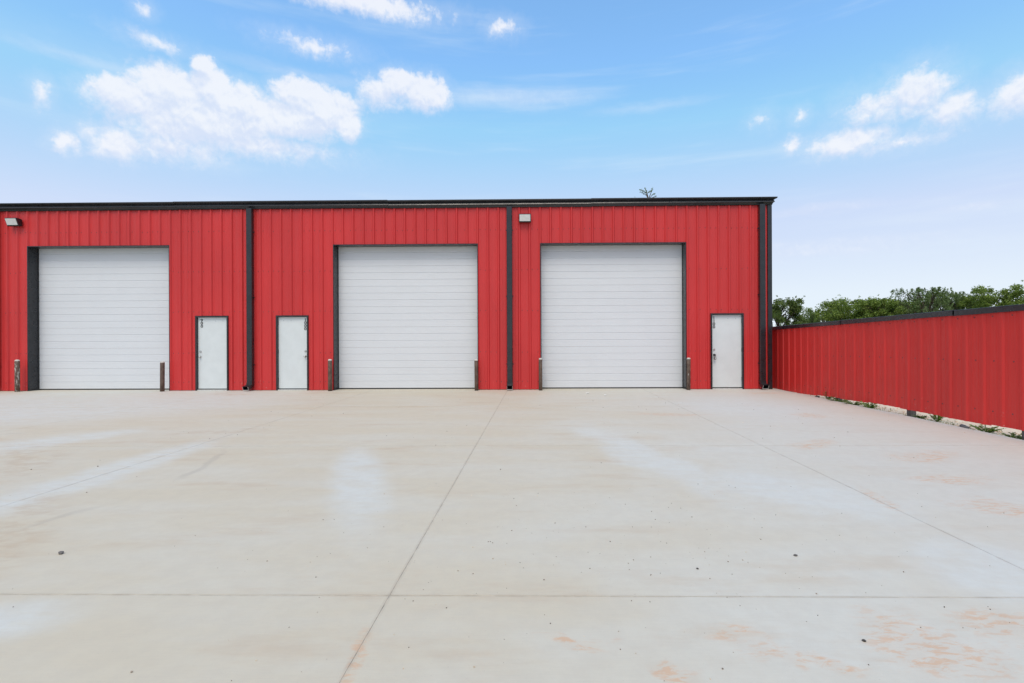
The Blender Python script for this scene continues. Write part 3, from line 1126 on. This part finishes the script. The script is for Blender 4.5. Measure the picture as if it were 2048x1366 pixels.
def tree(name, x, y, h, hw, kind, label, seed, spread=None):
    R.seed(seed)
    t = tag(empty(name, (x, y, -0.05)), label, 'tree', 'trees beyond the fence')
    mat = {'mid': M['leaf_mid'], 'dark': M['leaf_dark'], 'airy': M['leaf_blue'], 'cedar': M['leaf_dark']}[kind]
    L = []
    tb, bb = MB(), MB()
    lean = Vector((R.uniform(-.2, .2), R.uniform(-.2, .2), 0))
    th = h * 0.62
    tp = [Vector((0, 0, 0)) + lean * (k / 5) ** 2 * 1.5 + Vector((0, 0, th * k / 5)) for k in range(6)]
    tb.tube(tp, [0.13 * (1 - 0.13 * k) for k in range(6)], 8)
    tb.build('trunk', M['bark'], t, smooth=True)
    base_h = h * 0.30
    nl = {'mid': 16, 'dark': 16, 'airy': 20, 'cedar': 9}[kind]
    for k in range(nl):
        # limb end spread over an ellipsoid crown
        a = 2.399 * k + R.uniform(-.4, .4)
        fz = (k + 0.5) / nl
        zc = base_h + (h - base_h) * (0.18 + 0.82 * fz ** 0.7)
        rr = hw * math.sqrt(max(0.22, 1 - (1.45 * fz - 0.62) ** 2)) * R.uniform(0.6, 1.0)
        if fz > 0.9:
            rr *= 0.75
        end = Vector((math.cos(a) * rr, math.sin(a) * rr, zc - R.uniform(0.15, 0.5) * (h * 0.09)))
        st0 = tp[min(5, 2 + int(fz * 4))]
        mid = st0.lerp(end, 0.55) + Vector((0, 0, 0.15))
        bb.tube([st0, mid, end], [0.05, 0.03, 0.010], 5)
        if kind == 'cedar':
            for q in range(9):
                f = q / 8
                c = st0.lerp(end, 0.3 + 0.75 * f)
                add_leaves(L, c + Vector((0, 0, 0.05)), 0.26 * (1.15 - 0.5 * f), 70, 0.085, 0.0, 0.5)
            continue
        nsub = {'mid': 6, 'dark': 6, 'airy': 8}[kind]
        for q in range(nsub):
            c = end + Vector((R.gauss(0, 1), R.gauss(0, 1), R.gauss(0, 0.7))) * hw * 0.26
            c.z = min(c.z, h - 0.12)
            bb.tube([mid, mid.lerp(c, .6), c], [0.018, 0.012, 0.006], 4)
            if kind == 'airy':
                tipd = Vector((R.uniform(-.45, .45), R.uniform(-.45, .45), 1)).normalized()
                ln = R.uniform(0.28, 0.6)
                if c.z + ln > h + 0.05:
                    ln = max(.12, h + 0.05 - c.z)
                bb.tube([c, c + tipd * ln], [0.008, 0.004], 4)
                for s in range(34):
                    f = s / 33
                    add_leaves(L, c + tipd * ln * f, 0.10 * (1.25 - .6 * f), 1, 0.115, 0.7, 0.42)
                add_leaves(L, c, 0.24, 34, 0.10, 0.2, 0.5)
            else:
                rad = hw * R.uniform(0.15, 0.30)
                add_leaves(L, c, rad, int(150 if kind == 'mid' else 130), 0.125 if kind == 'mid' else 0.11, 0.15, 0.6)
                if R.random() < 0.35:
                    add_leaves(L, c + Vector((R.uniform(-.3, .3), R.uniform(-.3, .3), rad + R.uniform(0, .12))), 0.09, 9, 0.09, 0.3, 0.6)
    bb.build('branches', M['bark'], t)
    o = bpy.data.objects.new('crown', leaf_mesh('crown', L, mat))
    COL.objects.link(o)
    o.parent = t
    return t


TREES = [(16.1, 18, 3.9, 1.05, 'dark', 'dark_tree', 'dark leafy tree just right of the building corner with a few loose twigs'),
         (20.1, 22, 3.42, 1.0, 'cedar', 'cedar_tree', 'lowest and darkest layered tree near the building corner'),
         (24.0, 24, 4.2, 1.7, 'mid', 'leafy_tree', 'mid green tree with speckled top, first right of the dark low one'),
         (24.2, 21, 4.1, 1.25, 'mid', 'leafy_tree', 'low dense green tree where the fence cap begins to rise past it'),
         (28.7, 25, 4.15, 1.35, 'mid', 'leafy_tree', 'low green tree just left of the tall airy grey green one'),
         (26.9, 20, 4.78, 1.35, 'airy', 'airy_tree', 'tallest airy grey green tree with upright shoots above the fence'),
         (30.9, 23, 4.70, 1.1, 'airy', 'airy_tree', 'thin airy tree just right of the tallest airy one'),
         (35.2, 26, 4.55, 1.45, 'mid', 'leafy_tree', 'green tree between the airy trees and the round crown at right'),
         (32.8, 21, 4.86, 1.5, 'mid', 'round_tree', 'rounded green tree crown standing highest near the right edge'),
         (37.5, 24, 4.25, 1.2, 'mid', 'leafy_tree', 'small green tree at the right edge where the fence meets the frame'),
         (25.9, 30, 3.85, 2.0, 'dark', 'dark_tree', 'dark tree filling in behind the low green trees'),
         (34.0, 32, 4.6, 2.2, 'dark', 'dark_tree', 'dark tree behind the round crown and the airy trees'),
         (41.0, 25, 4.7, 1.8, 'mid', 'leafy_tree', 'green tree just outside the right edge beyond the fence')]
for i, (x, y, h, hw, kind, name, lab) in enumerate(TREES):
    tree(name, x, y, h + 0.16, hw * 1.1, kind, lab, 100 + i)

# lone tall tree behind the building: only its top twigs show over the gutter
R.seed(77)
tt = tag(empty('tall_tree', (7.9, 20.0, -0.05)), 'sparse top twigs of a tree showing over the gutter behind the building', 'tree')
tb, bb, L = MB(), MB(), []
tp = [Vector((0.25 * math.sin(k * .7), 0.1 * k * .2, 11.35 * k / 9)) for k in range(10)]
tb.tube(tp, [0.20 - 0.018 * k for k in range(10)], 8)
tb.build('trunk', M['bark'], tt, smooth=True)
for k in range(26):
    fz = 0.35 + 0.55 * k / 26
    st0 = tp[min(9, int(fz * 9))]
    a = 2.4 * k
    rr = 2.0 * (1.1 - fz)
    end = st0 + Vector((math.cos(a) * rr, math.sin(a) * rr, 0.4))
    end.z = min(end.z, 10.6)
    bb.tube([st0, end], [0.05, 0.012], 5)
    for q in range(5):
        add_leaves(L, end + rdir() * 0.4, 0.32, 40, 0.11, 0.2, 0.55)
top = tp[-1]
twigs = [((-0.05, 0, 0.15), (-0.18, 0, 0.45), (-0.42, 0.1, 0.70)), ((-0.05, 0, 0.15), (-0.25, .1, 0.42), (-0.55, 0, 0.55)), ((0, 0, 0.1), (-0.12, 0, 0.55), (-0.25, 0, 0.82)),
         ((-0.1, 0, 0.4), (0.05, 0, 0.56), (0.22, 0, 0.58)), ((0.1, 0, 0.12), (0.28, 0, 0.32), (0.42, 0, 0.42)), ((0.1, 0, 0.10), (0.35, 0, 0.15), (0.55, 0, 0.25)),
         ((0.2, 0, 0.55), (0.24, 0, 0.65), (0.27, 0, 0.80)), ((-.2, 0, 0.5), (-.4, 0, .62), (-.62, 0, .72))]
for tw in twigs:
    P = [top + Vector(q) for q in tw]
    bb.tube([top] + P, [0.035, 0.022, 0.014, 0.007], 5)
    for s in range(2, 11):
        f = s / 10
        c = P[0].lerp(P[1], min(1, f * 2)) if f < .5 else P[1].lerp(P[2], f * 2 - 1)
        if f > 0.35:
            add_leaves(L, c, 0.085, 4, 0.085, 0.2, 0.55)
add_leaves(L, top + Vector((-0.95, 0, 0.17)), 0.06, 4, 0.08)
bb.tube([top + Vector((-.4, 0, -.5)), top + Vector((-0.95, 0, 0.15))], [0.02, 0.006], 5)
bb.build('branches', M['bark'], tt)
o = bpy.data.objects.new('crown', leaf_mesh('crown', L, M['leaf_dull']))
COL.objects.link(o)
o.parent = tt


def weed(x, y, r, h, n, mat, label):
    L = []
    sb = MB()
    for k in range(n):
        a = R.uniform(0, 6.283)
        reach = r * R.uniform(0.3, 1.0)
        hh = h * R.uniform(0.4, 1.0)
        e = Vector((math.cos(a) * reach, math.sin(a) * reach, hh))
        sb.tube([Vector((0, 0, -0.02)), e * 0.55 + Vector((0, 0, hh * .25)), e], [0.004, 0.003, 0.0015], 4)
        for q in range(16):
            f = 0.25 + 0.75 * q / 15
            c = Vector((e.x * f, e.y * f, e.z * min(1, f * 1.15)))
            d = (Vector((math.cos(a + R.uniform(-1, 1)), math.sin(a + R.uniform(-1, 1)), R.uniform(-.1, .6)))).normalized()
            L.append((c + d * 0.02, d, (Vector((0, 0, 1)) + rdir() * .6).normalized(), R.uniform(0.022, 0.050), R.uniform(0.014, 0.030), R.random()))
    t = tag(empty('weed', (x, y, -0.045)), label, 'weed', 'weeds along the foot of the fence')
    sb.build('stem', M[mat], t)
    o = bpy.data.objects.new('leaves', leaf_mesh('leaves', L, M[mat]))
    COL.objects.link(o)
    o.parent = t


weed(7.17, -2.30, 0.14, 0.20, 16, 'leaf_dull', 'brownish weed, farthest along the fence, nearest the building')
weed(7.16, -2.75, 0.26, 0.13, 26, 'leaf_dull', 'dark green creeping weed spilling onto the concrete edge')
weed(7.16, -3.30, 0.24, 0.12, 24, 'leaf_dull', 'flat dark weed in the middle of the creeping clump under the fence')
weed(7.15, -3.85, 0.18, 0.16, 22, 'leaf_weed', 'bright green weed ending the creeping clump under the fence')
weed(7.32, -5.42, 0.14, 0.17, 20, 'leaf_weed', 'compact bright green weed on the sand just past the middle fence post')
weed(7.22, -6.52, 0.20, 0.12, 20, 'leaf_weed', 'loose fresh green weed on the sand beside the flat grey stone')
weed(7.20, -7.00, 0.16, 0.09, 14, 'leaf_dull', 'low sparse weed nearest the right edge beside the last fence post')
weed(7.22, -5.15, 0.12, 0.08, 12, 'leaf_dull', 'tiny flat weed between the middle fence post and the compact bright weed')


# ------------------------------------------------------------------ stones, grit, scraps
def rock_mesh(MBX, c, r, flat=0.6, n=7):
    c = Vector(c)
    i = len(MBX.v)
    rows = [(-.9, .5), (-.2, 1.0), (.5, .8)]
    for (hz, rr) in rows:
        for k in range(n):
            a = 2 * math.pi * k / n
            q = rr * R.uniform(0.75, 1.2)
            MBX.v.append((c.x + r[0] * q * math.cos(a), c.y + r[1] * q * math.sin(a), c.z + r[2] * (hz + R.uniform(-.15, .15))))
    MBX.v.append((c.x, c.y, c.z + r[2] * 0.9))
    for j in range(2):
        for k in range(n):
            k2 = (k + 1) % n
            MBX.f.append((i + j * n + k, i + j * n + k2, i + (j + 1) * n + k2, i + (j + 1) * n + k))
    for k in range(n):
        MBX.f.append((i + 2 * n + k, i + 2 * n + (k + 1) % n, i + 3 * n))


def stone(name, loc, r, mat, label, cat='stone', group=None):
    mb = MB()
    rock_mesh(mb, (0, 0, r[2] * 0.8), r, n=8)
    o = mb.build(name, M[mat], loc=loc)
    o.rotation_euler.z = R.uniform(0, 3)
    return tag(o, label, cat, group)


R.seed(5)
SG = 'loose stones lying on the concrete'
stone('stone', (-3.358, -11.097, 0), (0.020, 0.016, 0.012), 'greystone', 'largest dark grey stone lying alone on the concrete at lower left', 'stone', SG)
stone('stone', (1.771, -11.104, 0), (0.013, 0.010, 0.008), 'greystone', 'small grey stone on the right concrete behind the near joint', 'stone', SG)
stone('stone', (1.608, -12.058, 0), (0.010, 0.008, 0.006), 'stone', 'black stone on the near concrete slab at lower right', 'stone', SG)
stone('stone', (1.037, -11.299, 0), (0.008, 0.007, 0.005), 'stone', 'tiny dark stone in front of the rightmost garage door near the joint', 'stone', SG)
stone('flat_stone', (7.15, -6.2, -0.03), (0.055, 0.20, 0.035), 'greystone', 'long flat grey stone lying on the sand under the fence', 'stone')
stone('dark_clod', (7.10, -1.98, -0.02), (0.05, 0.06, 0.035), 'stone', 'black clod at the concrete edge under the fence near the building', 'clod')
for (x, y, s, lab) in ((1.38, -1.05, 0.05, 'larger white paper scrap on the concrete before the rightmost garage door'),
                       (1.80, -1.50, 0.035, 'smaller white paper scrap farther from the rightmost garage door')):
    mb = MB()
    pts = [(-s, -s * .6, .004), (s * .3, -s, .012), (s, -s * .2, .003), (s * .8, s * .7, .014), (-s * .2, s * .5, .006), (-s * .9, s * .4, .016)]
    i = 0
    mb.v = [(a, b_, c + .002) for a, b_, c in pts] + [(0, 0, 0.02)] + [(a, b_, c) for a, b_, c in pts]
    mb.f = [(k, (k + 1) % 6, 6) for k in range(6)] + [(k, 7 + k, 7 + (k + 1) % 6, (k + 1) % 6) for k in range(6)] + [(12, 11, 10, 9, 8, 7)]
    tag(mb.build('paper_scrap', M['paper'], loc=(x, y, 0.001)), lab, 'litter', 'paper scraps on the concrete')

mb = MB()
mbw = MB()
for _ in range(480):
    if R.random() < 0.6:
        x, y = R.gauss(0.6, 1.6), R.gauss(-11.2, 0.8)
    else:
        x, y = R.uniform(-6, 6.8), R.uniform(-13.4, -1)
    if not (-15 < x < 6.9 and -13.6 < y < -0.5):
        continue
    s = R.choice((0.0018, 0.0022, 0.003, 0.004)) * R.uniform(.8, 1.3)
    if y > -9:
        s *= 1.7
    rock_mesh(mbw if R.random() < .15 else mb, (x, y, s * .6), (s, s * R.uniform(.7, 1.2), s * .8), n=5)
tag(mb.build('grit', M['gravel']), kind='stuff')
tag(mbw.build('pale_grit', M['sandbits']), kind='stuff')
mb = MB()
for _ in range(1500):
    x, y = 7.08 + abs(R.gauss(0, 0.35)), R.uniform(-12, 0.3)
    s = R.choice((0.006, 0.009, 0.014, 0.02)) * R.uniform(.7, 1.3)
    rock_mesh(mb, (x, y, -0.042), (s, s * R.uniform(.7, 1.3), s * .7), n=5)
tag(mb.build('sand_pebbles', M['sandbits']), kind='stuff')
L = []
for _ in range(900):
    y = R.uniform(-12, -1.2)
    if mnoise.noise(Vector((y * 1.7, 3, 0))) < -0.05:
        continue
    c = Vector((7.09 + abs(R.gauss(0, 0.22)), y, -0.02))
    d = Vector((R.uniform(-.6, .6), R.uniform(-.6, .6), 1)).normalized()
    L.append((c, d, rdir(), R.uniform(.03, .08), 0.008, R.random()))
o = bpy.data.objects.new('sparse_grass', leaf_mesh('sparse_grass', L, M['leaf_dull']))
COL.objects.link(o)
tag(o, kind='stuff')
